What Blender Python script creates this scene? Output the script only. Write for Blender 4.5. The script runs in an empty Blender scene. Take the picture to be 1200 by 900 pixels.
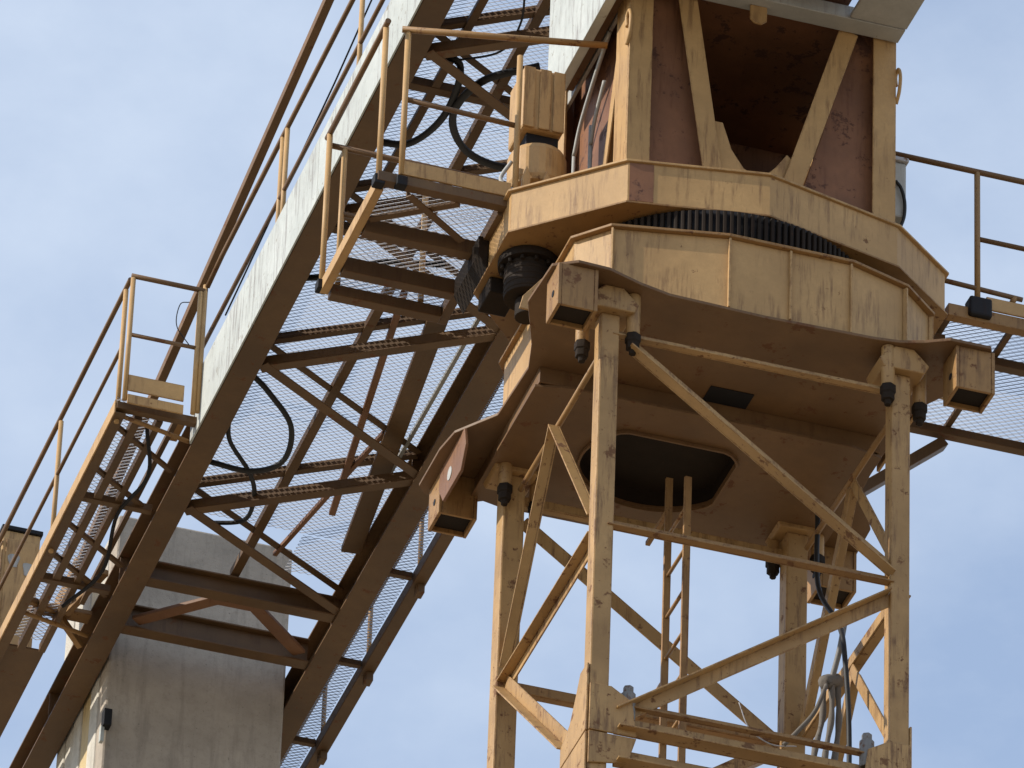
import bpy, bmesh, math, random
from mathutils import Vector, Matrix
random.seed(7)
S = bpy.context.scene
COL = S.collection
V = Vector
PI = math.pi

# ------------------------------------------------------------------ helpers
class MB:
    """collects shapes (world coordinates) and links them as ONE mesh object"""
    def __init__(self):
        self.bm = bmesh.new()
    def faces(self, pts, fs):
        vs = [self.bm.verts.new(p) for p in pts]
        for f in fs:
            try: self.bm.faces.new([vs[i] for i in f])
            except ValueError: pass
        return self
    def box(self, a, b):
        x0, y0, z0 = a; x1, y1, z1 = b
        x0, x1 = min(x0, x1), max(x0, x1); y0, y1 = min(y0, y1), max(y0, y1); z0, z1 = min(z0, z1), max(z0, z1)
        p = [(x0,y0,z0),(x1,y0,z0),(x1,y1,z0),(x0,y1,z0),(x0,y0,z1),(x1,y0,z1),(x1,y1,z1),(x0,y1,z1)]
        return self.faces(p, [(0,3,2,1),(4,5,6,7),(0,1,5,4),(1,2,6,5),(2,3,7,6),(3,0,4,7)])
    def bar(self, p, q, w, h, up=(0,0,1), off=(0,0)):
        """rectangular bar p->q; w sideways, h along up; off = (side, up) shift of its centre"""
        p, q = V(p), V(q); d = (q-p).normalized(); u = V(up)
        s = d.cross(u)
        if s.length < 1e-4: s = d.cross(V((0,1,0)))
        s.normalize(); u = s.cross(d).normalized()
        o = s*off[0] + u*off[1]
        P = []
        for e in (p, q):
            for a, b in ((-1,-1),(1,-1),(1,1),(-1,1)):
                P.append(e + o + s*(a*w/2) + u*(b*h/2))
        return self.faces(P, [(3,2,1,0),(4,5,6,7),(0,1,5,4),(1,2,6,5),(2,3,7,6),(3,0,4,7)])
    def angle(self, p, q, w, t=.012, up=(0,0,1), sw=1, su=1):
        """L profile: one leg flat along side, one along up"""
        self.bar(p, q, w, t, up, (sw*w/2, 0))
        self.bar(p, q, t, w-t-.001, up, (sw*t/2, su*((w-t)/2+t/2+.001)))
        return self
    def tube(self, pts, r, n=10, caps=True):
        pts = [V(p) for p in pts]
        rings = []; prev = None
        for i, p in enumerate(pts):
            d = (pts[min(i+1, len(pts)-1)] - pts[max(i-1, 0)]).normalized()
            if prev is None:
                a = d.cross(V((0,0,1)))
                if a.length < 1e-3: a = d.cross(V((1,0,0)))
            else:
                a = prev - d*prev.dot(d)
            a.normalize(); prev = a; b = d.cross(a)
            rr = r[i] if isinstance(r, (list, tuple)) else r
            rings.append([self.bm.verts.new(p + a*math.cos(2*PI*k/n)*rr + b*math.sin(2*PI*k/n)*rr) for k in range(n)])
        for A, B in zip(rings, rings[1:]):
            for k in range(n):
                f = self.bm.faces.new([A[k], A[(k+1)%n], B[(k+1)%n], B[k]]); f.smooth = True
        if caps:
            self.bm.faces.new(rings[0][::-1]); self.bm.faces.new(rings[-1])
        return self
    def prism(self, poly, d, axis='z', at=0.):
        """polygon (2d) extruded: axis z -> (x,y), x -> (y,z), y -> (x,z); from at to at+d"""
        def m(a, b, c):
            return {'z': (a, b, c), 'x': (c, a, b), 'y': (a, c, b)}[axis]
        n = len(poly)
        A = [self.bm.verts.new(m(a, b, at)) for a, b in poly]
        B = [self.bm.verts.new(m(a, b, at+d)) for a, b in poly]
        self.bm.faces.new(A); self.bm.faces.new(B[::-1])
        for i in range(n):
            self.bm.faces.new([A[i], B[i], B[(i+1)%n], A[(i+1)%n]])
        return self
    def ringplate(self, outer, inner, z0, z1):
        """plate with a hole: outer and inner loops of equal count"""
        n = len(outer)
        L = [[self.bm.verts.new((x, y, z)) for x, y in lp] for lp, z in ((outer,z0),(inner,z0),(outer,z1),(inner,z1))]
        for i in range(n):
            j = (i+1) % n
            for a, b in ((0,1),(1,3),(3,2),(2,0)):
                self.bm.faces.new([L[a][i], L[a][j], L[b][j], L[b][i]])
        return self
    def build(self, name, mat, parent=None, bevel=.004, smooth=False, **kw):
        bmesh.ops.recalc_face_normals(self.bm, faces=self.bm.faces)
        off = V(parent['_w']) if parent is not None else V(kw.get('origin', (0,0,0)))
        bmesh.ops.translate(self.bm, verts=self.bm.verts, vec=-off)
        me = bpy.data.meshes.new(name); self.bm.to_mesh(me); self.bm.free()
        if smooth:
            for p in me.polygons: p.use_smooth = True
        o = bpy.data.objects.new(name, me); COL.objects.link(o)
        me.materials.append(mat)
        if parent is not None: o.parent = parent
        else: o.location = off
        o['_w'] = list(off)
        if bevel:
            b = o.modifiers.new('bevel', 'BEVEL'); b.width = bevel; b.segments = 2
            b.limit_method = 'ANGLE'; b.angle_limit = math.radians(50); b.use_clamp_overlap = True
        return o

def thing(name, label, cat, loc=(0,0,0), group=None):
    o = bpy.data.objects.new(name, None); COL.objects.link(o)
    o.location = loc; o['_w'] = list(loc); o['label'] = label; o['category'] = cat
    o.empty_display_size = .2
    if group: o['group'] = group
    return o
def tag(o, label, cat, group=None):
    o['label'] = label; o['category'] = cat
    if group: o['group'] = group
    return o
def curve(pts, n=8):
    """Catmull-Rom through points"""
    P = [V(p) for p in pts]; P = [P[0]*2-P[1]] + P + [P[-1]*2-P[-2]]; out = []
    for i in range(1, len(P)-2):
        for k in range(n):
            t = k/n; a, b, c, d = P[i-1:i+3]
            out.append(.5*((2*b)+(c-a)*t+(2*a-5*b+4*c-d)*t*t+(3*b-a-3*c+d)*t**3))
    out.append(P[-2]); return out
def circ(cx, cy, r, n, a0=0):
    return [(cx+r*math.cos(a0+2*PI*k/n), cy+r*math.sin(a0+2*PI*k/n)) for k in range(n)]
def mesh_sheet(x0, x1, y0, y1, z, pitch=.024, cell=.032, h=.015, w=.012):
    """expanded metal: wavy strands"""
    m = MB(); n = max(2, int((x1-x0)/cell)); rows = int((y1-y0)/pitch)
    for r in range(rows):
        yc = y0 + (r+.5)*pitch; prev = None
        for i in range(n+1):
            x = x0 + (x1-x0)*i/n; yy = yc + (pitch*.36 if (i+r) % 2 else -pitch*.36)
            a = m.bm.verts.new((x, yy-w/2, z)); b = m.bm.verts.new((x, yy+w/2, z+h))
            if prev: m.bm.faces.new([prev[0], a, b, prev[1]])
            prev = (a, b)
    return m

# ------------------------------------------------------------------ materials
def mat_new(name):
    m = bpy.data.materials.new(name); m.use_nodes = True
    nt = m.node_tree; b = nt.nodes['Principled BSDF']; return m, nt, b
def N(nt, t, **kw):
    n = nt.nodes.new(t)
    for k, v in kw.items():
        if k.startswith('i_'): n.inputs[k[2:]].default_value = v
        else: setattr(n, k, v)
    return n
def noise(nt, vec, scale, detail=5, rough=.6):
    n = N(nt, 'ShaderNodeTexNoise'); n.inputs['Scale'].default_value = scale
    n.inputs['Detail'].default_value = detail; n.inputs['Roughness'].default_value = rough
    nt.links.new(vec, n.inputs['Vector']); return n.outputs['Fac']
def ramp(nt, fac, a, b, va=0., vb=1.):
    r = N(nt, 'ShaderNodeMapRange'); r.inputs['From Min'].default_value = a; r.inputs['From Max'].default_value = b
    r.inputs['To Min'].default_value = va; r.inputs['To Max'].default_value = vb
    nt.links.new(fac, r.inputs['Value']); return r.outputs['Result']
def mix(nt, f, a, b, mode='MIX'):
    m = N(nt, 'ShaderNodeMix', data_type='RGBA', blend_type=mode)
    if hasattr(f, 'node'): nt.links.new(f, m.inputs[0])
    else: m.inputs[0].default_value = f
    for s, v in ((6, a), (7, b)):
        if hasattr(v, 'node'): nt.links.new(v, m.inputs[s])
        else: m.inputs[s].default_value = (*v, 1)
    return m.outputs[2]
def mul(nt, a, b, op='MULTIPLY'):
    m = N(nt, 'ShaderNodeMath', operation=op)
    for i, v in enumerate((a, b)):
        if hasattr(v, 'node'): nt.links.new(v, m.inputs[i])
        else: m.inputs[i].default_value = v
    return m.outputs[0]

def painted(name, base, alt, rust=(.13,.055,.025), rust_lo=.63, dirt=.45, rough=.55, metal=0., streak=.5, edge=.7, spec=.35, patch=0):
    m, nt, b = mat_new(name)
    tc = N(nt, 'ShaderNodeTexCoord'); oi = N(nt, 'ShaderNodeObjectInfo')
    add = N(nt, 'ShaderNodeVectorMath', operation='ADD'); sc = N(nt, 'ShaderNodeVectorMath', operation='SCALE')
    sc.inputs[0].default_value = (31, 17, 23); nt.links.new(oi.outputs['Random'], sc.inputs['Scale'])
    nt.links.new(tc.outputs['Object'], add.inputs[0]); nt.links.new(sc.outputs[0], add.inputs[1])
    vec = add.outputs[0]
    big = noise(nt, vec, 1.7, 4); med = noise(nt, vec, 9, 6, .65); fine = noise(nt, vec, 70, 4, .7)
    c = mix(nt, ramp(nt, big, .35, .65), base, alt)
    c = mix(nt, ramp(nt, med, .4, .75, 0, .35), c, tuple(v*.55 for v in base))
    # vertical dirt streaks
    mp = N(nt, 'ShaderNodeMapping'); mp.inputs['Scale'].default_value = (15, 15, 1.5); nt.links.new(vec, mp.inputs['Vector'])
    st = noise(nt, mp.outputs[0], 1.6, 7, .68)
    ge0 = N(nt, 'ShaderNodeNewGeometry'); sx_ = N(nt, 'ShaderNodeSeparateXYZ'); nt.links.new(ge0.outputs['Normal'], sx_.inputs[0])
    vert = ramp(nt, mul(nt, sx_.outputs[2], 0, 'ADD'), .35, .0, 0, 1); vert2 = ramp(nt, sx_.outputs[2], -.35, 0., 0, 1); vert = mul(nt, vert, vert2)
    msk = ramp(nt, noise(nt, vec, 2.6, 3), .40, .54)
    c = mix(nt, mul(nt, mul(nt, ramp(nt, st, .50, .63, 0, streak), vert), msk), c, (base[0]*.30+.02, base[1]*.26+.008, base[2]*.26+.004))
    mot = noise(nt, vec, 26, 7, .75)
    c = mix(nt, ramp(nt, mot, .42, .62, .30, 0), c, tuple(v*.72 for v in base))
    # rust spots
    sp = ramp(nt, noise(nt, vec, 16, 8, .72), rust_lo, rust_lo+.05)
    if patch:
        pn = ramp(nt, noise(nt, vec, 5.5, 8, .7), patch, patch+.04, 0, .9)
        sp = mul(nt, sp, pn, 'MAXIMUM')
    # chipped edges
    if edge > 0:
        bv = N(nt, 'ShaderNodeBevel', samples=4); bv.inputs['Radius'].default_value = .02
        ge = N(nt, 'ShaderNodeNewGeometry')
        dp = N(nt, 'ShaderNodeVectorMath', operation='DOT_PRODUCT')
        nt.links.new(bv.outputs[0], dp.inputs[0]); nt.links.new(ge.outputs['Normal'], dp.inputs[1])
        em = ramp(nt, dp.outputs['Value'], .97, .8)
        em = mul(nt, em, ramp(nt, noise(nt, vec, 13, 7, .75), .47, .56, 0, edge))
        sp = mul(nt, sp, em, 'MAXIMUM')
    rc = mix(nt, fine, tuple(v*.55 for v in rust), tuple(v*1.5 for v in rust))
    c = mix(nt, sp, c, rc)
    c = mix(nt, ramp(nt, fine, .3, .7, 0, .16*dirt*2), c, tuple(v*.5 for v in base))
    nt.links.new(c, b.inputs['Base Color'])
    nt.links.new(ramp(nt, sp, 0, 1, rough, .85), b.inputs['Roughness'])
    b.inputs['Metallic'].default_value = metal
    b.inputs['Specular IOR Level'].default_value = spec
    bp = N(nt, 'ShaderNodeBump'); bp.inputs['Strength'].default_value = .25; bp.inputs['Distance'].default_value = .01
    h = mul(nt, mul(nt, med, .6), mul(nt, fine, .25), 'ADD'); h = mul(nt, h, mul(nt, sp, -.3), 'ADD')
    nt.links.new(h, bp.inputs['Height']); nt.links.new(bp.outputs[0], b.inputs['Normal'])
    return m

YEL  = painted('faded_yellow_paint', (.53,.325,.137), (.41,.245,.10), rust_lo=.65, streak=.8, edge=.9, patch=.66)
YELM = painted('blotchy_mast_paint', (.48,.29,.118), (.31,.18,.07), rust_lo=.605, streak=1.0, edge=1.0, patch=.59)
YELD = painted('weathered_yellow_paint', (.36,.20,.072), (.25,.135,.05), rust_lo=.60, streak=.85, edge=1.0, patch=.59)
BRN  = painted('brown_grime_and_shade_paint', (.200,.108,.045), (.135,.073,.032), rust_lo=.62, streak=.6, patch=.60)  # shade of undersides and rails put into the brown, besides grime
JBR  = painted('grimy_jib_paint_with_shade', (.150,.083,.034), (.098,.055,.025), rust_lo=.62, streak=.6, patch=.60)  # base darkened to hold underside shade in the colour, besides grime
RBR  = painted('rusty_brown_paint', (.24,.115,.055), (.16,.075,.038), rust_lo=.6, streak=.5)
DRB  = painted('dark_brown_grease_and_shade', (.034,.024,.017), (.02,.015,.012), rust=(.045,.026,.016), rust_lo=.64, rough=.7, edge=0, spec=.1)  # gear grease, and shade painted into the drive, bracket and opening
RED  = painted('red_brown_primer', (.28,.125,.060), (.15,.068,.036), rust=(.08,.036,.026), rust_lo=.61, streak=.7, edge=.4, patch=.58)
WHT  = painted('white_paint', (.54,.56,.53), (.43,.45,.42), rust_lo=.62, streak=.8, rust=(.24,.22,.19), patch=.61)
CRM  = painted('pale_grey_paint', (.46,.45,.42), (.38,.37,.34), rust_lo=.66)
DRK  = painted('dark_greasy_steel', (.022,.021,.023), (.014,.014,.016), rust=(.04,.025,.016), rust_lo=.66, rough=.6, spec=.15, edge=0)
RUB  = painted('black_rubber', (.018,.018,.019), (.025,.024,.024), rust=(.05,.045,.04), rust_lo=.7, rough=.6, edge=0)
GAL  = painted('dull_galvanised_steel', (.47,.46,.48), (.38,.37,.39), rust=(.16,.09,.05), rust_lo=.58, edge=0)
GALM = painted('dull_grating_steel', (.36,.34,.33), (.28,.26,.25), rust=(.18,.12,.08), rust_lo=.60, edge=0)
GAL2 = painted('worn_bolt_steel', (.22,.21,.20), (.14,.13,.12), rust=(.12,.06,.035), rust_lo=.56, edge=0)
GRY  = painted('grey_cloth_wrap', (.20,.175,.15), (.12,.105,.09), rust=(.05,.045,.04), rust_lo=.6, rough=.9, edge=0)
def concrete(name, base):
    m, nt, b = mat_new(name); tc = N(nt, 'ShaderNodeTexCoord'); v = tc.outputs['Object']
    c = mix(nt, ramp(nt, noise(nt, v, 2.2, 6, .6), .35, .65), base, tuple(k*.78 for k in base))
    c = mix(nt, ramp(nt, noise(nt, v, 14, 9, .8), .5, .7, 0, .45), c, tuple(k*.45 for k in base))
    c = mix(nt, ramp(nt, noise(nt, v, 45, 6, .7), .62, .68, 0, .7), c, tuple(k*.3 for k in base))
    mp = N(nt, 'ShaderNodeMapping'); mp.inputs['Scale'].default_value = (7, 7, .7); nt.links.new(v, mp.inputs['Vector'])
    c = mix(nt, ramp(nt, noise(nt, mp.outputs[0], 1.5, 7, .65), .5, .68, 0, .5), c, tuple(k*.45 for k in base))
    nt.links.new(c, b.inputs['Base Color']); b.inputs['Roughness'].default_value = .93
    bp = N(nt, 'ShaderNodeBump'); bp.inputs['Strength'].default_value = .5; bp.inputs['Distance'].default_value = .015
    nt.links.new(noise(nt, v, 30, 8, .7), bp.inputs['Height']); nt.links.new(bp.outputs[0], b.inputs['Normal']); return m
CON = concrete('weathered_concrete', (.43,.365,.295))
CONL = concrete('pale_concrete', (.55,.51,.44))
CONY = painted('yellow_painted_edge', (.62,.47,.24), (.55,.42,.22), rust_lo=.68, edge=0)

# ------------------------------------------------------------------ ground, sky, light, camera
GZ = -27.8
g = MB(); g.faces([(-600,-600,GZ),(600,-600,GZ),(600,900,GZ),(-600,900,GZ)], [(0,1,2,3)])
m, nt, b = mat_new('dry_gravel_yard'); tc = N(nt, 'ShaderNodeTexCoord')
c = mix(nt, ramp(nt, noise(nt, tc.outputs['Object'], .05, 6), .4, .6), (.32,.25,.165), (.25,.195,.13))
c = mix(nt, ramp(nt, noise(nt, tc.outputs['Object'], 3, 8, .75), .4, .7, 0, .4), c, (.26,.22,.16))
nt.links.new(c, b.inputs['Base Color']); b.inputs['Roughness'].default_value = .95
g = g.build('ground', m, bevel=0); g['kind'] = 'structure'

SUN = V((-1, .05, 0)).normalized(); EL = math.radians(31)
SUN = V((SUN.x*math.cos(EL), SUN.y*math.cos(EL), math.sin(EL)))
w = bpy.data.worlds.new('World'); S.world = w; w.use_nodes = True
nt = w.node_tree; bg = nt.nodes['Background']
sky = N(nt, 'ShaderNodeTexSky', sky_type='NISHITA'); sky.sun_disc = False
sky.sun_elevation = EL; sky.sun_rotation = math.atan2(SUN.x, SUN.y)
sky.air_density = 1.0; sky.dust_density = .2; sky.ozone_density = 3.0
tc = N(nt, 'ShaderNodeTexCoord')
mp = N(nt, 'ShaderNodeMapping'); mp.inputs['Scale'].default_value = (1, 1, 1.6); mp.inputs['Rotation'].default_value = (.2, .35, 0); mp.inputs['Location'].default_value = (2.4, 1.11, .63)
nt.links.new(tc.outputs['Generated'], mp.inputs['Vector'])
n1 = noise(nt, mp.outputs[0], 9, 6, .52); n2 = noise(nt, mp.outputs[0], 40, 6, .6)
cl = mul(nt, mul(nt, n1, .78), mul(nt, n2, .22), 'ADD')
cl = ramp(nt, cl, .34, .66, .34, .82)
skyc = mix(nt, cl, sky.outputs['Color'], (3.5, 4.0, 4.75))
nt.links.new(skyc, bg.inputs['Color']); bg.inputs['Strength'].default_value = .145

sl = bpy.data.lights.new('sun', 'SUN'); sl.energy = 3.4; sl.angle = math.radians(.5); sl.color = (1, .93, .82)
so = bpy.data.objects.new('sun', sl); COL.objects.link(so); so.rotation_euler = SUN.to_track_quat('Z', 'Y').to_euler(); so.location = SUN*60

CP = V((-12.2264, -36.9772, -26.0918)); yaw, pitch, roll = .2887, .5983, .0392
F = V((math.sin(yaw)*math.cos(pitch), math.cos(yaw)*math.cos(pitch), math.sin(pitch)))
R = V((math.cos(yaw), -math.sin(yaw), 0)); U = R.cross(F)
R2 = math.cos(roll)*R + math.sin(roll)*U; U2 = -math.sin(roll)*R + math.cos(roll)*U
cd = bpy.data.cameras.new('camera'); cd.sensor_width = 36; cd.lens = 270; cd.clip_end = 3000; cd.clip_start = .5
co = bpy.data.objects.new('camera', cd); COL.objects.link(co)
co.matrix_world = Matrix(((R2.x,U2.x,-F.x,CP.x),(R2.y,U2.y,-F.y,CP.y),(R2.z,U2.z,-F.z,CP.z),(0,0,0,1)))
S.camera = co
S.view_settings.view_transform = 'Standard'; S.view_settings.look = 'None'; S.view_settings.gamma = 1
S.view_settings.exposure = 0.52
S.render.engine = 'CYCLES'; S.cycles.max_bounces = 8; S.cycles.diffuse_bounces = 5

# ------------------------------------------------------------------ 1 mast
A = .925; Z1 = -1.36; Z2 = -2.68
mast = thing('lattice_mast', 'faded yellow square lattice mast of angle braces on four box legs', 'crane mast', (0,0,GZ))
for sx, sy in ((-1,-1),(1,-1),(-1,1),(1,1)):
    x, y = (-.945 if sx < 0 else .905), (-.945 if sy < 0 else .93)
    hw = .06 if sy < 0 else .07
    MB().box((x-hw,y-hw,GZ),(x+hw,y+hw,Z2-.128)).build('leg_base', YELM, mast, .010)
    l = MB().box((x-hw,y-hw,Z2-.12),(x+hw,y+hw,.14)).build('leg', YELM, mast, .010)
    # roof-shaped head block under the plate
    c = MB(); c.prism([(x-.13,.14),(x+.13,.14),(x+.16,.20),(x+.06,.302),(x-.06,.302),(x-.16,.20)], .26, 'y', y-.12)
    c.build('head_block', YELM, l, .008)
    # two vertical bolts beside each leg, towards the mast inside
    for bx, by in {(-1,-1): ((-1.06,-.82),(-.80,-1.0)), (1,-1): ((.81,-1.03),(1.06,-.9)), (-1,1): ((-1.02,.82),(-.78,.95)), (1,1): ((.80,1.02),(1.05,.9))}[(sx,sy)]:
        s = MB(); s.tube([(bx,by,.30),(bx,by,.02)], .042, 14).build('bolt_sleeve', YELM, l, .003)
        n = MB(); n.tube([(bx,by,.019),(bx,by,-.035),(bx,by,-.036),(bx,by,-.085),(bx,by,-.086),(bx,by,-.12)], [.05,.05,.042,.042,.024,.022], 6)
        n.build('bolt_nut', DRB, l, .004)
    # joint plates at the foot of the section
    gp = MB()
    gx = x+sx*(hw+.003); zj = Z2-.12
    gp.prism([(y+sy*hw,zj-.28),(y-sy*.42,zj-.28),(y-sy*.42,zj-.005),(y+sy*hw,zj-.005)], sx*.014, 'x', gx)
    gp.prism([(y+sy*hw,zj+.005),(y-sy*.42,zj+.005),(y-sy*.42,Z2+.02),(y-sy*.25,Z2+.09),(y-sy*.15,Z2+.22),(y-sy*(hw+.01),Z2+.34),(y+sy*hw,Z2+.34)], sx*.014, 'x', gx)
    gy = y+sy*(hw+.003)
    gp.prism([(x+sx*hw,zj-.22),(x-sx*.18,zj-.18),(x-sx*.23,zj-.005),(x+sx*hw,zj-.005)], sy*.014, 'y', gy)
    gp.prism([(x+sx*hw,zj+.005),(x-sx*.23,zj+.005),(x-sx*.20,Z2+.12),(x-sx*(hw+.01),Z2+.2),(x+sx*hw,Z2+.2)], sy*.014, 'y', gy)
    gp.build('joint_plate', YELM, l, .004)
    nb = MB()
    for bx, by in ((x-sx*.19, y+sy*.02),):
        nb.tube([(bx,by,Z2+.02),(bx,by,Z2+.20)], .045, 12).tube([(bx,by,Z2+.201),(bx,by,Z2+.25)], .032, 6)
    nb.build('joint_bolt', GAL2, l, .004)

def brace(p, q, w=.095, up=(0,0,1), sw=1, su=1, name='brace', mat=YELM, t=.011):
    return MB().angle(p, q, w, t, up, sw, su).build(name, mat, mast, .003)
i = A-.02
# camera-facing face and far face: horizontals + zigzag
for sy in (-1, 1):
    y = sy*(A+.03)
    up = (0, -sy, 0)
    brace((-A+.0,y,0),(A-.06,y,0), .06, up, 1 if sy<0 else -1, -1)
    brace((-A+.0,y,Z1),(A-.06,y,Z1), .065, up, 1 if sy<0 else -1, -1, mat=YELD)
    brace((-A+.10,y+.012*sy,-.08),(A-.07,y+.012*sy,Z1+.05), .095, up, 1, -1)
    brace((A-.09,y+.012*sy,Z1-.06),(-A+.08,y+.012*sy,Z2+.06), .085, up, 1, -1)
    for dz in (-.08, -.30):
        brace((-A+.09,y,Z2+dz),(A-.09,y,Z2+dz), .12, up, 1, -1)
    brace((-A+.09,y,Z2+.10),(A-.09,y,Z2+.10), .05, up, 1, -1, mat=YELD)
# side faces: horizontals + K braces
for sx in (-1, 1):
    x = sx*(A+.01)
    up = (-sx, 0, 0)
    MB().tube([(x,-A+.16,-.02),(x,A-.16,-.02)], .02, 8).build('tie_rod', YELD, mast, 0)
    brace((x+.004*sx,-.01,-.04),(x+.004*sx,-A+.06,Z1+.14), .075, up, -1, -1)
    brace((x-.004*sx,.01,-.04),(x-.004*sx,A-.06,Z1+.08), .075, up, -1, -1)
    brace((x+.0085*sx,-A+.03,Z1),(x+.0085*sx,A-.06,Z1), .075, up, 1, -1)
    if sx > 0:
        brace((x+.013*sx,0,Z1-.03),(x+.013*sx,-A+.06,Z2+.16), .075, up, -1, -1)
        brace((x+.017*sx,0,Z1-.03),(x+.017*sx,A-.06,Z2+.16), .075, up, -1, -1)
    else:
        brace((x+.025*sx,A-.08,Z1-.07),(x+.025*sx,-A+.4,Z2+.02), .09, up, 1, -1)
    brace((x,-A+.06,Z2-.1),(x,A-.06,Z2-.1), .09, up, 1, -1)
low = MB()
for k in range(1, 10):
    za, zb = Z2*k-.1, max(Z2*(k+1)-.1, GZ+.1); zm = (za+zb)/2
    for s in (-1, 1):
        low.angle((-A+.08,s*(A+.02),za-.3),(A-.08,s*(A+.02),zm), .11, .011, (0,-s,0), 1, -1)
        low.angle((A-.08,s*(A+.02),zm),(-A+.08,s*(A+.02),zb+.1), .11, .011, (0,-s,0), 1, -1)
        low.angle((s*(A+.02),-A+.08,za-.3),(s*(A+.02),A-.08,zm), .09, .011, (-s,0,0), 1, -1)
        low.angle((s*(A+.02),A-.08,zm),(s*(A+.02),-A+.08,zb+.1), .09, .011, (-s,0,0), 1, -1)
low.build('bracing', YELM, mast, .003)
MB().box((-2.2,-2.2,GZ-.2),(2.2,2.2,GZ+.5)).build('foundation_block', CON, mast, .03)

lad = thing('mast_ladder', 'narrow steel ladder standing inside the lattice mast', 'ladder', (-.06,.35,GZ+.6))
for y in (.16, .53):
    MB().box((-.075,y-.012,GZ+.6),(-.03,y+.012,-.1 if y < .3 else .12)).build('stile', YELD, lad, .003)
rg = MB(); k = 0
z = GZ+.8; zs = []
while z < 0: zs.append(z); z += .3
for z in zs[-18:]:
    MB().tube([(-.05,.175,z),(-.05,.515,z)], .013, 8).build('rung', YELD, lad, 0)
for z in zs[:-18]: rg.tube([(-.05,.175,z),(-.05,.515,z)], .013, 6)
rg.build('rungs', YELD, lad, 0)
for z in (-2.68, -1.36, -.12): MB().bar((-.055,.545,z),(-.055,A-.0,z), .03, .03).build('ladder_bracket', YELD, lad, .003)

# ------------------------------------------------------------------ 2 slewing support (fixed)
sup = thing('slewing_support', 'wide yellow box frame with lugged bottom plate capping the lattice mast', 'crane support', (0,0,.3))
half = [(-1.36,-1.13),(-1.22,-1.22),(-1.02,-1.21),(-.80,-1.13),(-.60,-1.08),(0,-1.06),(.70,-1.08),(.86,-1.10),(1.0,-1.15),(1.14,-1.23),(1.40,-1.23),(1.46,-1.10),(1.42,-.85),(1.2,-.45),
        (1.18,.2),(1.2,.5),(1.40,.9),(1.42,1.3),(1.36,1.44),(1.0,1.44),(.8,1.34),(0,1.30),(-.8,1.34),(-1.0,1.46),(-1.34,1.5),(-1.40,1.42),(-1.40,1.0),(-1.37,.78),(-1.18,.50),(-1.16,-.05),(-1.22,-.3),(-1.38,-.72)]
pl = MB().prism(half, .022, 'z', .303).build('base_plate', BRN, sup, .004)
# lower girder deck with round opening
n = 48
def sq(t, hx, hy, cx, cy):
    c_, s_ = math.cos(t), math.sin(t); k = 1/max(abs(c_)/hx, abs(s_)/hy); return (cx+c_*k, cy+s_*k)
ang = [2*PI*k/n for k in range(n)]
MB().ringplate([sq(t,1.12,.70,0,.58) for t in ang], [(min(.30, -.12+.50*math.cos(t)), max(.19, .52+.44*math.sin(t))) for t in ang], .17, .19).build('girder_flange', BRN, sup, .003)
hr = [(min(.315, -.12+.515*math.cos(t)), max(.175, .52+.455*math.sin(t))) for t in ang]
MB().ringplate(hr, [(min(.30, -.12+.50*math.cos(t)), max(.19, .52+.44*math.sin(t))) for t in ang], .145, .169).build('hole_rim', BRN, sup, .002)
wt = MB(); wt.ringplate(hr, [(min(.308, -.12+.508*math.cos(t)), max(.182, .52+.448*math.sin(t))) for t in ang], .1905, .2925); wt.build('hole_wall', DRB, sup, 0)  # near-black wall paints the shade within the opening
gw = MB(); gw.box((-1.10,-.10,.191),(1.10,-.085,.302)); gw.box((-1.10,1.24,.191),(1.10,1.255,.302))
gw.box((-1.10,-.084,.191),(-1.085,1.239,.302)); gw.box((1.085,-.084,.191),(1.10,1.239,.302))
gw.build('girder_web', BRN, sup, .003)
MB().box((-.75,-.05,.293),(.68,1.15,.3005)).build('opening_shade_sheet', DRB, sup, 0)  # added dark sheet, stands in for the shade inside the opening
MB().box((-.06,-.27,.297),(.22,-.104,.3005)).build('hatch_cover', DRK, sup, 0)
# upper wall
oct_ = [(-1.09,-.69),(-.905,-.90),(-.22,-1.045),(.56,-1.045),(.945,-.92),(1.19,-.70),(1.2,.5),(.9,1.05),(-.85,1.05),(-1.09,.7)]
wall = MB(); inn = [(x*.97, y*.97) for x, y in oct_]
wall.ringplate(oct_, inn, .326, .842); wall.build('side_wall', YEL, sup, .004)
MB().prism([(x*1.03, y*1.03) for x, y in oct_], .02, 'z', .8425).build('flange', YELD, sup, .004)
rb = []
def rib(p, q):
    MB().bar((*p,.582),(*q,.582), .014, .505).build('stiffener', YEL, sup, .002)
for x in (-.22, .17, .56): rib((x,-1.046),(x,-1.070))
rib((-.907,-.902),(-.925,-.925)); rib((.947,-.922),(.965,-.945)); rib((1.192,-.70),(1.22,-.71))
# right-hand outer stiffener box towards the corner lug
gs = MB(); gs.prism([(1.17,.326),(1.44,.326),(1.44,.42),(1.21,.72)], .015, 'y', -.60); gs.prism([(-.584,.326),(.3,.326),(.3,.64),(-.584,.72)], .02, 'x', 1.22)
gs.build('corner_gusset', YEL, sup, .003)
gs = MB(); gs.prism([(-1.17,.326),(-1.40,.326),(-1.38,.42),(-1.17,.70)], .015, 'y', -.62); gs.build('corner_gusset', YEL, sup, .003)
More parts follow.
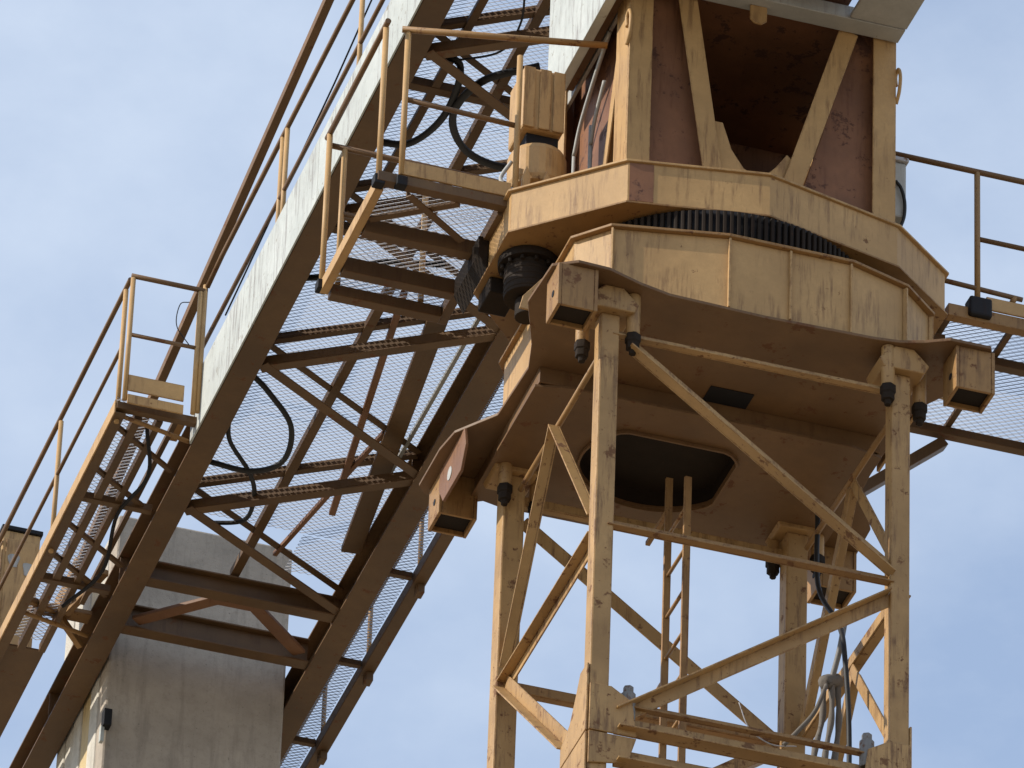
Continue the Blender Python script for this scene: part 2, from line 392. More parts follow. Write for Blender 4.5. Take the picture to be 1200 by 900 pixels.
# corner lugs (hollow, open underneath)
for cx, cy in ((-1.21,-1.075),(1.31,-1.085),(-1.20,1.33),(1.28,1.28)):
    L = MB(); hx, hy, t, z0, z1 = .125, .115, .022, .0, .302
    L.box((cx-hx,cy-hy,z0),(cx-hx+t,cy+hy,z1)); L.box((cx+hx-t,cy-hy,z0),(cx+hx,cy+hy,z1))
    L.box((cx-hx+t+.001,cy-hy+.003,z0+.003),(cx+hx-t-.001,cy-hy+t,z1)); L.box((cx-hx+t+.001,cy+hy-t,z0),(cx+hx-t-.001,cy+hy-.003,z1))
    lug = L.build('corner_lug', YELD, sup, .004)
    MB().box((cx-hx+t+.002,cy-hy+t+.004,z0+.03),(cx+hx-t-.002,cy+hy-t-.002,z0+.04)).build('lug_plate', DRB, lug, 0)
    MB().tube([(cx-hx-.004,cy-.02,.13),(cx-hx-.0005,cy-.02,.13)], .022, 12).build('pin_hole', DRK, lug, 0)
# drop-shaped eye plate on the left edge
ey = MB(); ey.prism([(.75,.02),(1.12,.02),(1.22,.16),(1.20,.302),(.70,.302),(.66,.16)], .02, 'x', -1.33); eo = ey.build('eye_plate', RBR, sup, .004)
MB().tube([(-1.3345,.98,.14),(-1.3305,.98,.14)], .045, 16).build('eye_hole_brightness_disc', CRM, eo, 0)  # pale disc paints the brightness seen through the hole

# ------------------------------------------------------------------ 3 slewing ring
sr = thing('slewing_ring', 'dark greasy toothed slewing ring between the yellow support and turntable', 'gear ring', (0,0,.86))
MB().tube([(0,0,.863),(0,0,1.098)], 1.0, 96).build('bearing_race', DRK, sr, 0)
te = MB()
for k in range(150):
    a = 2*PI*k/150; c_, s_ = math.cos(a), math.sin(a)
    te.bar((c_*.998,s_*.998,.98),(c_*1.03,s_*1.03,.98), .024, .20)
te.build('gear_teeth', DRB, sr, .006)

# ------------------------------------------------------------------ 4 turntable
TT = [(-1.38,-.29),(-.81,-.84),(.05,-1.0),(.96,-.77),(1.41,-.40),(1.41,.5),(.95,.98),(-.85,1.0),(-1.38,.40)]
tt = thing('turntable', 'yellow many-sided turntable with deep rim above the toothed ring', 'turntable', (0,0,1.1))
s_ = lambda k: [(x*k, y*k) for x, y in TT]
MB().ringplate(TT, s_(.975), 1.113, 1.405).build('rim', YEL, tt, .004)
MB().prism(s_(1.018), .016, 'z', 1.4055).build('flange', YEL, tt, .003)
MB().prism(s_(1.012), .014, 'z', 1.0985).build('flange', YELD, tt, .003)
MB().bar((-.800,-.8435,1.26),(-.655,-.8705,1.26), .004, .28).build('primer_patch', RED, tt, 0)
# bracket to the left platform, near-black to paint in its shade
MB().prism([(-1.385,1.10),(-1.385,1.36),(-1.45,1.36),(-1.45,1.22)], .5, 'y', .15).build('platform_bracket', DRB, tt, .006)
MB().prism([(1.43,1.05),(1.43,1.36),(1.62,1.36),(1.62,1.22)], .5, 'y', .15).build('platform_bracket', JBR, tt, .006)

# ------------------------------------------------------------------ 5 slew drive (shade painted in near-black, under the left rim)
sd = thing('slew_drive', 'short slew gearbox blackened by painted-in shade, hanging under left corner of turntable', 'gearbox', (-1.26,.05,1.09))
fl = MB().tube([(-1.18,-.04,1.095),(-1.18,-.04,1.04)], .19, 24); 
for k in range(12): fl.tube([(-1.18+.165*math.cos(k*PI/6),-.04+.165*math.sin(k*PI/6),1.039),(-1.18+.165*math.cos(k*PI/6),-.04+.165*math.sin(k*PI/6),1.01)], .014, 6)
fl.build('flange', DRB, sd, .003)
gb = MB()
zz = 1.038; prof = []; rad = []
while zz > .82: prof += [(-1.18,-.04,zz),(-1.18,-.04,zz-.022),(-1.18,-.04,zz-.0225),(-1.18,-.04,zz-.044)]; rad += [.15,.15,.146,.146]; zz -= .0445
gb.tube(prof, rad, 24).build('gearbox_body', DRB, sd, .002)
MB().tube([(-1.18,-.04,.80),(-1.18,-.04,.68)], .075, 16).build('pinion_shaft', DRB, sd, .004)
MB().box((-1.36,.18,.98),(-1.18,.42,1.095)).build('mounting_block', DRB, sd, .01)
# ------------------------------------------------------------------ 6 tower head
TH0 = 1.424
th = thing('tower_head', 'yellow braced crane tower base with red-brown plates above turntable', 'tower head', (0,0,TH0))
ZT = 2.80
for sx, sy, x, y in ((-1,-1,-.73,-.77),(1,-1,.87,-.77),(-1,1,-.73,.80),(1,1,.87,.80)):
    c = MB(); f = -sy
    # channel-like column: broad front flange, side flange
    c.box((x-.075,y-.006,TH0),(x+.075,y+.010,6.2)); c.box((x-.0755*1 if sx<0 else x+.0595,y+f*.013,TH0),(x-.0595 if sx<0 else x+.0755,y+f*.26,6.2))
    col = c.build('column', YEL, th, .003)
    if sy < 0:
        xe = x + sx*.085
        MB().tube(curve([(xe,y+.02,2.36),(xe,y-.035,2.42),(xe,y-.055,2.52),(xe,y-.02,2.60),(xe,y+.03,2.58),(xe,y+.02,2.5)], 6), .012, 8).build('lifting_eye', YEL, col, 0)
# rear columns share shape; front A-brace
yb = -.775
for (xa, za), (xb, zb) in (((-.17,TH0),(-.37,ZT)), ((.30,TH0),(.69,ZT))):
    MB().angle((xa,yb,za),(xb,yb,zb), .125, .012, (0,-1,0), -1 if xa < 0 else -1, -1).build('diagonal', YEL, th, .003)
MB().prism([(-.27,TH0+.001),(.27,TH0+.001),(.31,TH0+.30),(.24,TH0+.36),(.17,TH0+.25),(.10,TH0+.165),(.03,TH0+.15),(-.04,TH0+.19),(-.12,TH0+.31),(-.18,TH0+.50),(-.27,TH0+.50)], .012, 'y', yb+.02).build('gusset', YEL, th, .003)
# recessed plates
MB().prism([(-.655,TH0),(-.22,TH0),(-.435,ZT+.095),(-.655,ZT+.095)], .012, 'y', yb+.085).build('primer_plate', RED, th, .003)
MB().prism([(.32,TH0),(.925,TH0),(.925,ZT+.095),(.72,ZT+.095)], .012, 'y', yb+.085).build('primer_plate', RED, th, .003)
MB().box((-.78,.70,TH0),(.855,.715,3.3)).build('wall_plate', RED, th, .003)
bk = MB()
for z in (1.75, 2.12, 2.5): bk.box((-.65,.66,z),(.80,.70,z+.05))
bk.build('wall_rib', RED, th, .003)
MB().box((.86,-.5,TH0),(.874,.54,ZT)).build('wall_plate', RED, th, .003)
MB().box((-.64,-.785,ZT+.10),(.84,.698,ZT+.115)).build('ceiling_plate', RED, th, .003)
# left side sloped brace and inner web
MB().angle((-.79,-.14,TH0),(-.79,-.62,2.86), .085, .012, (-1,0,0), 1, -1).build('diagonal', YEL, th, .003)
MB().prism([(-.10,TH0),(-.50,TH0),(-.50,2.8),(-.60,2.8)], .01, 'x', -.735).build('web_plate', YELD, th, .003)
MB().box((-.70,-.48,TH0),(-.69,.69,3.2)).build('liner_plate', RED, th, .003)
# overhanging top frame (underside seen from below)
fr = MB(); fr.box((-.80,-.93,2.80),(.95,-.79,2.90)).build('frame_beam', CRM, th, .006)
MB().box((-.80,-1.20,2.84),(.575,-1.12,2.94)).build('frame_beam', CRM, th, .006)
MB().box((.58,-2.60,2.805),(.955,-.935,2.835)).build('frame_plate', CRM, th, .006)
MB().box((-.80,-2.6,2.96),(.60,-.6,2.975)).build('frame_deck', RED, th, .004)
MB().box((-.80,-2.60,2.80),(-.72,-.935,2.92)).build('frame_beam', BRN, th, .005)
MB().box((-.79,-2.6,2.80),(-.765,.75,2.90)).build('frame_rail', CRM, th, .004)
MB().prism([(-.05,2.799),(.06,2.799),(.06,2.69),(.025,2.66),(-.02,2.665),(-.05,2.69)], .015, 'y', -.86).build('hanging_tab', YEL, th, .003)
# grey hoses and rods inside the left side
hs = thing('hydraulic_hoses', 'pale grey hoses and rods running down left side of tower base', 'hoses', (-.78,.2,TH0))
MB().tube([(-.80,.34,TH0),(-.80,.33,2.25)], .012, 8).build('rod', CRM, hs, 0)
MB().tube([(-.80,-.02,TH0),(-.80,-.01,2.25)], .014, 8).build('rod', CRM, hs, 0)
MB().tube(curve([(-.80,-.35,2.75),(-.80,-.10,2.62),(-.80,.2,2.42),(-.80,.33,2.25)]), .014, 8).build('hose', CRM, hs, 0)
MB().tube(curve([(-.81,-.30,2.40),(-.81,-.12,2.22),(-.80,-.02,2.1)]), .013, 8).build('hose', CRM, hs, 0)
MB().tube(curve([(-.82,.45,1.9),(-.82,.36,1.75),(-.82,.20,1.72),(-.82,.10,1.60),(-.82,.12,1.45)]), .02, 8).build('hose', GAL, hs, 0)

# ------------------------------------------------------------------ 7 white housing
mh = thing('machine_housing', 'white sheet-metal machine housing on left of the crane tower', 'housing', (-.75,-1,2.70))
MB().box((-.95,-2.6,2.70),(-.885,.47,4.7)).build('side_sheet', WHT, mh, .004)
MB().box((-.884,.40,2.98),(-.55,.46,4.7)).build('end_sheet', BRN, mh, .004)
MB().box((-.884,-2.6,2.965),(-.70,.46,2.978)).build('floor_plate', BRN, mh, .003)
MB().box((-.882,-2.6,2.80),(-.80,.395,2.96)).build('base_beam', BRN, mh, .004)

# ------------------------------------------------------------------ 8 slew motor on the left of the turntable
mo = thing('slew_motor', 'yellow electric motor under ribbed cover box, beside railing on turntable', 'motor', (-1.14,-.05,1.424))
mx, my = -1.145, -.02
b_ = MB()
b_.prism([(mx+.185*math.cos(t), my+.185*math.sin(t)) for t in [2*PI*k/28 for k in range(28)]], .30, 'z', 1.62)
b_.build('motor_body', YEL, mo, .05)
cv = MB(); cv.box((mx-.145,my-.13,2.03),(mx+.125,my+.17,2.50)); cvo = cv.build('cover', YEL, mo, .02)
rb = MB()
for x in (mx-.145, mx-.04, mx+.05): rb.box((x,my-.142,2.035),(x+.075,my-.131,2.495))
rb.build('cover_rib', YEL, cvo, .005)
br = MB(); br.box((mx-.10,my-.08,1.921),(mx+.11,my+.10,2.029)); br.build('neck', DRK, mo, .006)
for dx in (-.15, -.02, .11):
    MB().prism([(mx+dx,1.424),(mx+dx+.05,1.424),(mx+dx+.05,1.60),(mx+dx+.025,1.68),(mx+dx,1.60)], .05, 'y', my-.215).build('mounting_foot', YEL, mo, .006)
MB().tube([(mx,my,1.424),(mx,my,1.619)], .13, 20).build('pedestal', YELD, mo, .004)
MB().tube(curve([(mx-.13,my-.2,1.45),(mx-.22,my-.16,1.52),(mx-.26,my-.1,1.62),(mx-.2,my-.12,1.75)]), .013, 8).build('motor_lead', CRM, mo, 0)

# ------------------------------------------------------------------ 9 grey junction box at right
jb = thing('junction_box', 'pale grey junction box with black cable behind right tower column', 'junction box', (1.05,-.5,1.424))
MB().box((.975,-.62,1.60),(1.075,-.42,2.02)).build('box_shell', CRM, jb, .015)
MB().box((.97,-.64,2.021),(1.085,-.40,2.05)).build('lid', GAL, jb, .006)
MB().tube(curve([(1.0,-.63,1.86),(1.03,-.645,1.80),(1.055,-.64,1.70),(1.05,-.63,1.58),(1.0,-.62,1.44)]), .011, 8).build('lead', RUB, jb, 0)
MB().tube([(1.0,-.55,1.424),(1.0,-.55,1.599)], .03, 10).build('stand', GAL, jb, 0)

# ------------------------------------------------------------------ 10 service platforms and their railings
RT = .0195
def post(p, q, r=RT): return MB().tube([p, q], r, 12)
lp = thing('service_platform', 'grated steel service platform on the left of the turntable', 'platform', (-1.75,.5,1.4))
MB().box((-2.21,-.20,1.36),(-1.30,-.13,1.43)).build('edge_beam', JBR, lp, .004)
MB().box((-2.205,-.128,1.335),(-2.15,1.06,1.425)).build('edge_beam', YEL, lp, .004)
MB().box((-1.42,-.128,1.335),(-1.36,1.12,1.425)).build('edge_beam', JBR, lp, .004)
for y, hh in ((.33,.10),(.78,.11),(1.05,.08)):
    MB().box((-2.143,y-.04,1.315),(-1.421,y+.04,1.315+hh)).build('cross_beam', JBR, lp, .004)
MB().angle((-2.12,.25,1.36),(-1.65,-.10,1.36), .05, .01).build('diagonal_strut', JBR, lp, .002)
MB().angle((-2.0,-.1,1.345),(-1.55,.25,1.345), .05, .01).build('diagonal_strut', JBR, lp, .002)
mesh_sheet(-2.14,-1.36,-.12,1.12,1.436).build('grating', GALM, lp, 0)
MB().box((-2.05,-.205,1.435),(-1.36,-.190,1.54)).build('toe_board', YEL, lp, .003)
ll = thing('platform_railing', 'yellow pipe railing around left service platform beside the motor', 'railing', (-1.75,.4,1.43))
P0 = (-.85,-.46,2.55)
MB().tube([(-2.10,-.19,2.54), P0], RT*1.1, 12).build('top_rail', YELD, ll, 0)
for x, zb in ((-2.06,1.43),(-1.33,1.43)): post((x,-.19,zb),(x,-.19,2.53)).build('post', YEL, ll, 0)
for y, x in ((-.16,-2.195),(1.04,-2.20)): post((x,y,1.36),(x,y,2.55)).build('post', YEL, ll, 0)
MB().tube([(-2.20,-.22,2.56),(-2.20,1.10,2.56)], RT, 12).build('top_rail', BRN, ll, 0)
MB().tube([(-2.04,-.18,2.02),(-1.34,-.18,2.0)], RT*.9, 12).build('mid_rail', BRN, ll, 0)
MB().tube([(-2.20,1.07,2.49),(-1.00,1.07,2.48)], RT, 12).build('top_rail', BRN, ll, 0)
for x in (-2.09, -1.545): post((x,1.07,1.44),(x,1.07,2.48)).build('post', YEL, ll, 0)
MB().tube([(-2.09,1.07,1.98),(-1.2,1.07,1.97)], RT*.9, 12).build('mid_rail', BRN, ll, 0)
for x, y in ((-2.195,-.16),(-2.06,-.19),(-1.33,-.19),(-2.20,1.04)):
    MB().box((x-.034,y-.036,1.34),(x+.034,y+.036,1.41)).build('post_socket', DRK, ll, .006)

rp = thing('service_platform', 'grated steel service platform on the right of the turntable', 'platform', (2.2,.5,1.4))
MB().box((1.55,-.09,1.34),(3.4,-.02,1.43)).build('edge_beam', YELD, rp, .004)
for y in (.36, 1.20):
    MB().box((1.46,y-.035,1.34),(3.4,y+.035,1.40)).build('cross_beam', JBR, rp, .004)
for x in (1.60, 2.02, 2.6): MB().box((x-.02,-.018,1.405),(x+.02,1.25,1.433)).build('bearer', JBR, rp, .003)
mesh_sheet(1.45,3.4,-.01,1.28,1.436).build('grating', GALM, rp, 0)
MB().box((1.80,-.10,1.434),(3.4,-.085,1.53)).build('toe_board', YEL, rp, .003)
MB().angle((2.0,1.9,.55),(2.02,1.1,1.30), .08, .012).build('support_strut', JBR, rp, .003) if False else MB().bar((1.22,1.20,.60),(2.0,1.22,1.30), .09, .07).build('support_strut', JBR, rp, .004)
rl = thing('platform_railing', 'dull pipe railing against the sky on right service platform', 'railing', (2.4,-.06,1.43))
MB().tube([(.95,-.07,2.50),(3.4,-.07,2.50)], RT, 12).build('top_rail', BRN, rl, 0)
MB().tube([(1.75,-.07,1.98),(3.4,-.07,1.98)], RT*.85, 12).build('mid_rail', BRN, rl, 0)
MB().tube([(1.45,-.07,1.61),(2.05,-.07,1.585)], RT*.85, 12).build('knee_rail', BRN, rl, 0)
for x in (1.75, 3.0): post((x,-.07,1.40),(x,-.07,2.49)).build('post', YELD, rl, 0)
MB().box((1.68,-.13,1.36),(1.83,-.02,1.50)).build('post_clamp', DRK, rl, .015)
MB().tube([(2.0,-.07,1.59),(1.98,-.07,1.54)], RT, 12).build('rail_stub', YELD, rl, 0)

# ------------------------------------------------------------------ 11 counter-jib
JZ = 5.68; JT = 5.98; W = .85
Y0, Y1 = .6, 15.2
jb_ = thing('counter_jib', 'long brown lattice counter-jib deck with two I-beam chords reaching lower left', 'crane jib', (0,8,JZ))
for s in (-1, 1):
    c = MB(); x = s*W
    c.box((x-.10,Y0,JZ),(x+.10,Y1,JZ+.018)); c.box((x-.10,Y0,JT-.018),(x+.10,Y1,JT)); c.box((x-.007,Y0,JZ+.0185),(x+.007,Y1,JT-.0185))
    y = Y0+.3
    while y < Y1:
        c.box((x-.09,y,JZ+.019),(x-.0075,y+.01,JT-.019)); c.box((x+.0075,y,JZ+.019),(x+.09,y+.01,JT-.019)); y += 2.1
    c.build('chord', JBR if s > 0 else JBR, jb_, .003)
node = []
y = 2.0; s = 1
nodes = []
yy = 8.18
ys = [(1 if k % 2 else -1, 8.18+1.02*k) for k in range(-6, 4)]
for zz, w_, h_ in ((JZ+.03,.085,.06),(JT-.05,.06,.05)):
    for q_, ((sa, ya), (sb, yb2)) in enumerate(zip(ys, ys[1:])):
        dz_ = .0035*(q_ % 2)
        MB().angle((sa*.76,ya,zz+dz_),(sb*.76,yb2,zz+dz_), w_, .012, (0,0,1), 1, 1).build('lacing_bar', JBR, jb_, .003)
for xx, w_ in ((-.06,.07),):
    MB().box((xx-w_/2,Y0,JT-.07),(xx+w_/2,11.3,JT-.005)).build('bearer', JBR, jb_, .003)
MB().bar((.05,7.2,5.93),(.40,10.2,5.93), .05, .04).build('bearer', RBR, jb_, .003)
MB().bar((.36,7.3,5.90),(.67,10.6,5.90), .15, .05).build('plank_stringer', JBR, jb_, .004)
MB().bar((.66,7.3,5.93),(.65,9.6,5.93), .03, .03).build('cable_guide', CRM, jb_, .003)
MB().bar((.45,9.0,5.93),(.15,10.9,5.93), .035, .035).build('bearer', RBR, jb_, .003)
MB().bar((-.47,3.2,5.93),(-.52,7.2,5.93), .06, .04).build('bearer', JBR, jb_, .003)
for y in (2.9, 4.75, 6.6):
    MB().box((-.75,y-.04,JT-.075),(.75,y+.04,JT-.005)).build('cross_bearer', JBR, jb_, .003)
dg = mesh_sheet(-.76,.76,Y0,10.65,JT+.002)
dg2 = mesh_sheet(.30,.76,10.65,11.2,JT+.002); t_ = bpy.data.meshes.new('t'); dg2.bm.to_mesh(t_); dg.bm.from_mesh(t_); bpy.data.meshes.remove(t_); dg2.bm.free()
dg.build('deck_grating', GALM, jb_, 0)
# ballast cross beams with V brace
for ya, h_ in ((12.0,.20),(11.28,.16)):
    c = MB(); c.box((-.745,ya-.06,JZ+.02),(.745,ya+.06,JZ+.035)); c.box((-.745,ya-.06,JZ+.02+h_),(.745,ya+.06,JZ+.035+h_)); c.box((-.745,ya-.006,JZ+.0355),(.745,ya+.006,JZ+.0195+h_))
    c.build('cross_beam', JBR, jb_, .003)
for sa in (-1, 1):
    MB().bar((sa*.66,11.93,JZ+.08),(sa*.12,11.38,JZ+.08), .11, .03).build('v_brace', RBR, jb_, .004)
MB().box((-.2,11.34,JZ+.06),(.2,11.46,JZ+.075)).build('v_gusset', RBR, jb_, .003)
# left catwalk
CWY = 9.12
MB().box((-1.587,CWY,JZ+.02),(-1.51,Y1,JZ+.03)).build('catwalk_beam', JBR, jb_, .003)  # underside flange darker than the web, its shade put into the colour
MB().box((-1.60,CWY,JZ+.02),(-1.588,Y1,JZ+.135)).build('catwalk_beam', YEL, jb_, .003)
for ya in (9.35, 9.95, 10.75, 11.2):
    MB().bar((-1.58,ya,JZ+.10),(-.96,ya+.5,JZ+.10), .04, .03).build('catwalk_brace', JBR, jb_, .003)
MB().box((-1.10,CWY+.1,JZ+.17),(-1.06,12.0,JZ+.21)).build('catwalk_bearer', JBR, jb_, .003)
MB().tube(curve([(-1.3,9.3,JZ+.06),(-1.15,9.8,JZ-.02),(-1.2,10.5,JZ+.05),(-1.12,11.2,JZ-.01),(-1.25,11.9,JZ+.06)]), .015, 8).build('conduit', DRK, jb_, 0)
MB().box((-1.25,CWY+.1,JZ+.08),(-1.20,12.64,JZ+.15)).build('catwalk_bearer', JBR, jb_, .003)
MB().box((-1.42,CWY+.1,JZ+.07),(-1.36,12.64,JZ+.14)).build('catwalk_bearer', JBR, jb_, .003)
mesh_sheet(-1.585,-1.22,CWY,12.62,JZ+.152).build('catwalk_grating', GALM, jb_, 0)
MB().box((-1.585,12.65,JZ+.10),(-1.20,Y1,JZ+.115)).build('catwalk_plate', JBR, jb_, .003)
for y in (CWY+.02, 10.4, 11.6):
    MB().box((-1.585,y-.03,JZ+.06),(-.96,y+.03,JZ+.12)).build('catwalk_bracket', JBR, jb_, .003)
for y in (CWY+.05, 12.05):
    MB().tube([(-1.56,y,JZ+.04),(-.97,y+.15,JZ+.03)], .018, 8).build('catwalk_strut', YELD, jb_, 0)
MB().box((-1.02,9.45,JT+.001),(-.96,9.75,JT+.03)).build('tread_plate', YEL, jb_, .003)
# right catwalk
c = MB(); c.box((1.17,7.2,JZ+.02),(1.27,Y1,JZ+.03)); c.box((1.17,7.2,JZ+.031),(1.182,Y1,JZ+.13)); c.build('catwalk_beam', JBR, jb_, .003)
mesh_sheet(.96,1.165,7.2,Y1,JZ+.132).build('catwalk_grating', GALM, jb_, 0)
for y in (9.2, 10.6, 11.95, 13.2):
    MB().box((.955,y-.025,JZ+.07),(1.165,y+.025,JZ+.12)).build('catwalk_bracket', JBR, jb_, .003)
    MB().box((1.20,y-.05,JZ-.06),(1.26,y+.05,JZ+.019)).build('post_socket', JBR, jb_, .006)
# tie anchor bracket at the outer end of the ballast beam
an = MB(); an.box((-1.42,12.16,JZ+.20),(-.955,12.30,JZ+.24)); an.prism([(12.0,JZ+.24),(12.5,JZ+.24),(12.42,JZ+.46),(12.1,JZ+.42)], .03, 'x', -1.2)
an.build('tie_anchor', YELD, jb_, .004)
for p, q in (((-1.5,12.0,JZ+.12),(-1.2,12.2,JZ+.2)),((-1.2,12.25,JZ+.2),(-.97,12.4,JZ+.05)),((-1.15,12.2,JZ+.2),(-1.0,11.6,JZ+.25))):
    MB().bar(p, q, .05, .05).build('anchor_strut', YELD, jb_, .004)

# railings on the counter-jib
r1 = thing('jib_railing', 'yellow pipe railing along outer edge of lower left catwalk', 'railing', (-1.56,11,JZ+.1))
for y in (9.22, 11.10, 13.0, 14.9): post((-1.555,y,JZ+.0),(-1.555,y,6.88)).build('post', YEL, r1, 0)
MB().tube([(-1.555,9.10,6.90),(-1.555,15.1,6.98)], RT, 12).build('top_rail', BRN, r1, 0)
MB().tube([(-1.555,9.22,6.36),(-1.555,15.1,6.44)], RT*.8, 12).build('mid_rail', BRN, r1, 0)
r2 = thing('jib_railing', 'short end railing with toe boards closing the left catwalk landing', 'railing', (-1.3,9.07,JZ+.15))
for x in (-1.545, -1.02): post((x,9.05,5.78),(x,9.05,6.88)).build('post', YEL, r2, 0)
post((-.985,9.05,5.80),(-.985,9.05,6.95)).build('post', YEL, r2, 0)
MB().tube([(-1.56,9.05,6.90),(-.97,9.05,6.90)], RT, 12).build('top_rail', BRN, r2, 0)
MB().tube([(-1.545,9.05,6.37),(-1.02,9.05,6.37)], RT*.8, 12).build('mid_rail', BRN, r2, 0)
MB().box((-1.53,9.03,5.86),(-1.10,9.045,6.00)).build('toe_board', YEL, r2, .003)
MB().box((-1.53,9.02,5.74),(-1.10,9.036,5.82)).build('toe_board', YEL, r2, .003)
MB().tube(curve([(-1.08,9.04,6.37),(-1.2,9.0,6.5),(-1.19,8.98,6.68),(-1.12,8.98,6.72)]), .004, 6).build('loose_wire', DRK, r2, 0)
r3 = thing('jib_railing', 'upper pipe railing rising behind white panel on the counter-jib', 'railing', (-.93,6,JT))
MB().tube([(-.92,1.0,7.10),(-.92,8.85,7.12),(-.975,9.04,6.93)], RT, 12).build('top_rail', BRN, r3, 0)
MB().tube([(-.92,1.0,6.50),(-.92,9.30,6.56)], RT*.9, 12).build('mid_rail', BRN, r3, 0)
for y in (3.2, 5.2, 7.12, 7.24): post((-.92,y,JT),(-.92,y,7.10)).build('post', YEL, r3, 0)
r4 = thing('jib_railing', 'dark pipe railing on the narrow right catwalk of counter-jib', 'railing', (1.22,11,JZ))
for y in (9.2, 10.6, 11.95, 13.2): post((1.225,y,JZ+.02),(1.225,y,6.88)).build('post', YELD, r4, 0)
MB().tube([(1.225,8.2,6.90),(1.225,15,6.90)], RT, 12).build('top_rail', BRN, r4, 0)
MB().tube([(1.21,8.2,6.30),(1.21,15,6.30)], RT*.8, 12).build('mid_rail', BRN, r4, 0)

# white side panel
wp = thing('side_panel', 'long white rust-streaked panel along the left side of counter-jib', 'panel', (-.98,5.5,JZ))
y = 1.0; first = True
while y < 9.3:
    e = min(y+1.66, 9.42)
    MB().box((-.970,y+.004,JZ-.004),(-.956,e-.004,6.24)).build('sheet', WHT, wp, .003); y = e
MB().box((-.955,1.0,6.17),(-.93,9.4,6.21)).build('panel_batten', BRN, wp, .003)

# tie bar to the tower top
tb = thing('tie_bar', 'long dark steel tie bar rising steeply beside the jib railing', 'tie bar', (-1.17,12.2,JZ+.3))
p0 = V((-1.17,12.25,JZ+.34)); p1 = V((-.6,7.37,8.55)); p2 = p0+(p1-p0)*2.3
MB().bar(p0, p2, .065, .07).build('bar', BRN, tb, .006)
MB().bar(p0+(p2-p0)*.0, p0+(p2-p0)*.03, .09, .09).build('clevis', YELD, tb, .01)
tw = tag(MB().tube([(-.93,8.6,6.4),(-.88,6.0,6.75),(-.80,4.5,7.2),(-.7,2.6,7.6)], .007, 6).build('steel_wire', DRK, None, 0, origin=(-.93,8.6,6.4)), 'thin dark wire running between the two upper jib railings', 'wire')

# ballast slabs
bt = thing('ballast_slab', 'broad grey concrete ballast slab hung through counter-jib, facing us', 'ballast', (0,12.6,3.0))
MB().box((-.73,12.45,2.9),(.70,12.70,7.05)).build('slab', CON, bt, .02)
MB().box((-.755,12.36,5.05),(-.69,12.448,5.20)).build('lifting_lug', DRK, bt, .006)
MB().box((-.765,12.40,4.92),(-.735,12.446,5.06)).build('lug_plate', WHT, bt, .004)
for k in range(5):
    y = 12.71+.262*k
    o = MB().box((-.735+.008*(k%2),y,2.9),(.70,y+.25,7.0-.02*(k%3))).build('ballast_slab', (CONL, CONY, CONL, CONL, CONL)[k], None, .02, origin=(0,y,2.9))
    if k == 1: tag(o, 'concrete ballast slab whose sunlit side edge is yellowish', 'ballast', 'ballast slabs behind the front one')
    elif k == 0: tag(o, 'pale ballast slab directly behind the broad grey front slab', 'ballast', 'ballast slabs behind the front one')
    else: tag(o, 'pale concrete ballast slab in the row behind the yellowish-edged slab', 'ballast', 'ballast slabs behind the front one')

# yellow cabinet standing on the end of the left catwalk
cb = thing('electrical_cabinet', 'yellow electrical cabinet with grey patches standing on the lower left catwalk', 'cabinet', (-1.36,13.3,JZ+.117))
MB().box((-1.53,13.0,JZ+.117),(-1.225,13.6,7.06)).build('cabinet_body', YEL, cb, .01)
MB().box((-1.545,12.98,7.061),(-1.21,13.62,7.10)).build('cabinet_lid', DRK, cb, .006)
MB().box((-1.50,12.990,JZ+.20),(-1.255,12.999,6.98)).build('cabinet_door', YEL, cb, .004)
for cx_, cz_ in ((-1.31,6.72),(-1.43,6.78)):
    MB().prism([(cx_+.045*math.cos(q)*(1+.25*math.sin(3*q+cx_*9)), cz_+.075*math.sin(q)*(1+.2*math.cos(2*q))) for q in [2*PI*k/16 for k in range(16)]], .003, 'y', 12.9865).build('grey_patch', CRM, cb, 0)
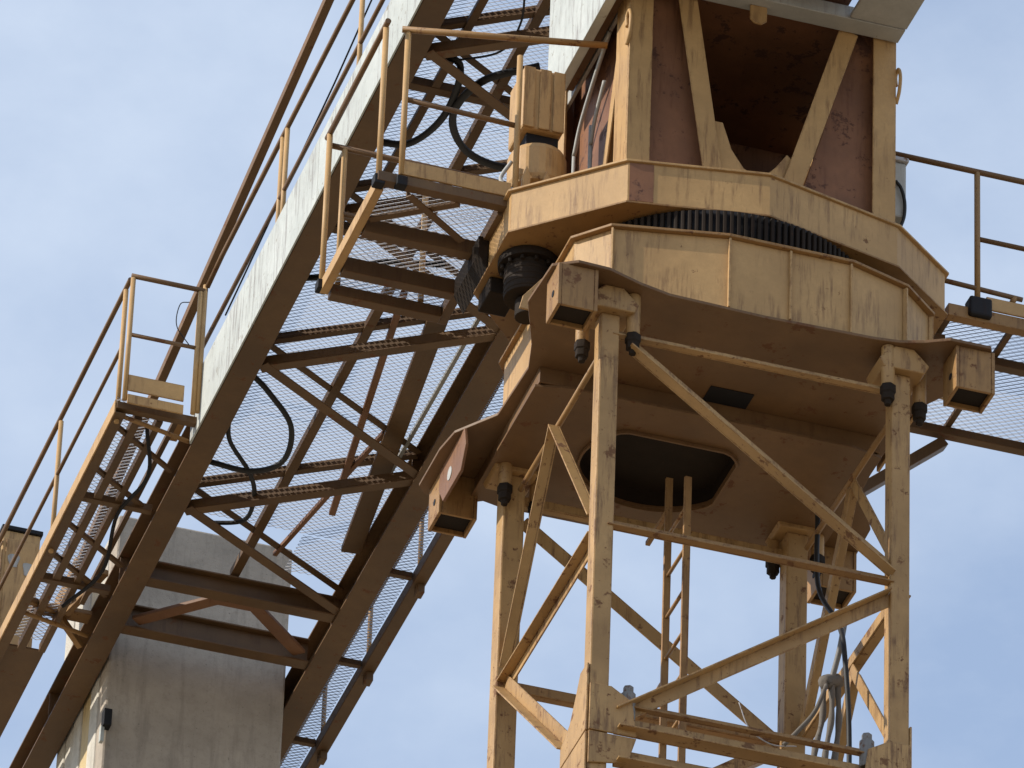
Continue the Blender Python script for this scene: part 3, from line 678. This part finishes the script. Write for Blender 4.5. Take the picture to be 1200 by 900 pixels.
# ------------------------------------------------------------------ 12 cables
def cable(name, pts, r, label, cat='cable', m=RUB):
    o = MB().tube(curve(pts, 10), r, 8).build(name, m, None, 0, origin=pts[0]); return tag(o, label, cat)
cable('cable', [(-.72,8.5,5.85),(-.55,8.62,5.80),(-.30,8.90,5.74),(-.24,9.30,5.70),(-.42,9.55,5.72),(-.75,9.65,5.80)], .022, 'black cable drooping in a wide loop under the lower deck grating')
cable('cable', [(-.74,9.05,5.84),(-.66,9.30,5.78),(-.42,9.60,5.74),(-.29,9.92,5.76),(-.26,10.3,5.78),(-.5,10.5,5.82)], .018, 'black cable snaking down beside the wide loop under deck grating')
cable('cable', [(-.73,7.2,5.86),(-.55,7.0,5.80),(-.25,6.75,5.82),(.2,6.7,5.88)], .024, 'black cable arching from left chord near the left platform')
cable('cable', [(.1,4.15,5.86),(-.25,4.35,5.78),(-.34,4.75,5.74),(-.12,5.15,5.76),(.25,5.3,5.80),(.76,5.25,5.9)], .028, 'thick black cable bent like a hook under the upper deck')
cable('cable', [(-.70,4.3,5.86),(-.45,4.25,5.80),(-.38,4.8,5.78),(-.5,5.25,5.80),(-.74,5.4,5.86)], .026, 'black cable curving along left chord under the upper deck')
cable('cable', [(-.28,3.3,5.86),(-.20,3.65,5.80),(-.24,3.98,5.78),(-.5,4.25,5.82)], .008, 'thin dark cable hanging in a small loop under upper deck')
cable('cable', [(.95,.62,.15),(.90,.45,-.5),(.82,-.15,-1.15),(.80,-.33,-1.5),(.83,-.34,-2.2),(.80,-.35,-3.6)], .016, 'black cable dropping straight through right side of the mast')
cb2 = thing('cable_bundle', 'grey cloth-wrapped cable bundle knotted against the rear right mast leg', 'cable bundle', (.75,-.05,-1.5))
MB().tube(curve([(.84,-.22,-1.15),(.82,-.18,-1.35),(.80,-.10,-1.52)]), .018, 10).build('cable_tail', GAL2, cb2, 0)
MB().tube(curve([(.74,-.12,-1.57),(.78,-.10,-1.54),(.83,-.08,-1.52),(.86,-.08,-1.50)]), [.015]+[.045]*23+[.02], 10).build('knot', GRY, cb2, 0)
for k, (dx, dy) in enumerate(((0,0),(.045,.02),(-.04,.03))):
    MB().tube(curve([(.80+dx,-.10+dy,-1.55),(.80+dx*1.2,-.10+dy,-1.8),(.76+dx*1.5,-.10+dy,-2.1),(.74+dx,-.10+dy,-2.6),(.74+dx,-.1+dy,-3.2)]), [.018+.003*math.sin(q*.9+k) for q in range(33)], 10).build('wrapped_cable', GRY, cb2, 0)
MB().tube(curve([(.76,-.12,-1.58),(.68,-.14,-1.8),(.58,-.14,-1.95),(.50,-.1,-2.05)]), .014, 8).build('loose_strap', GRY, cb2, 0)
cable('wire', [(.35,.3,-1.55),(.42,.3,-1.72),(.56,.3,-1.80),(.72,.3,-1.78)], .004, 'thin loose wire curling in the sky inside the mast', 'wire', GAL)

for o in bpy.data.objects:
    if '_w' in o.keys(): del o['_w']
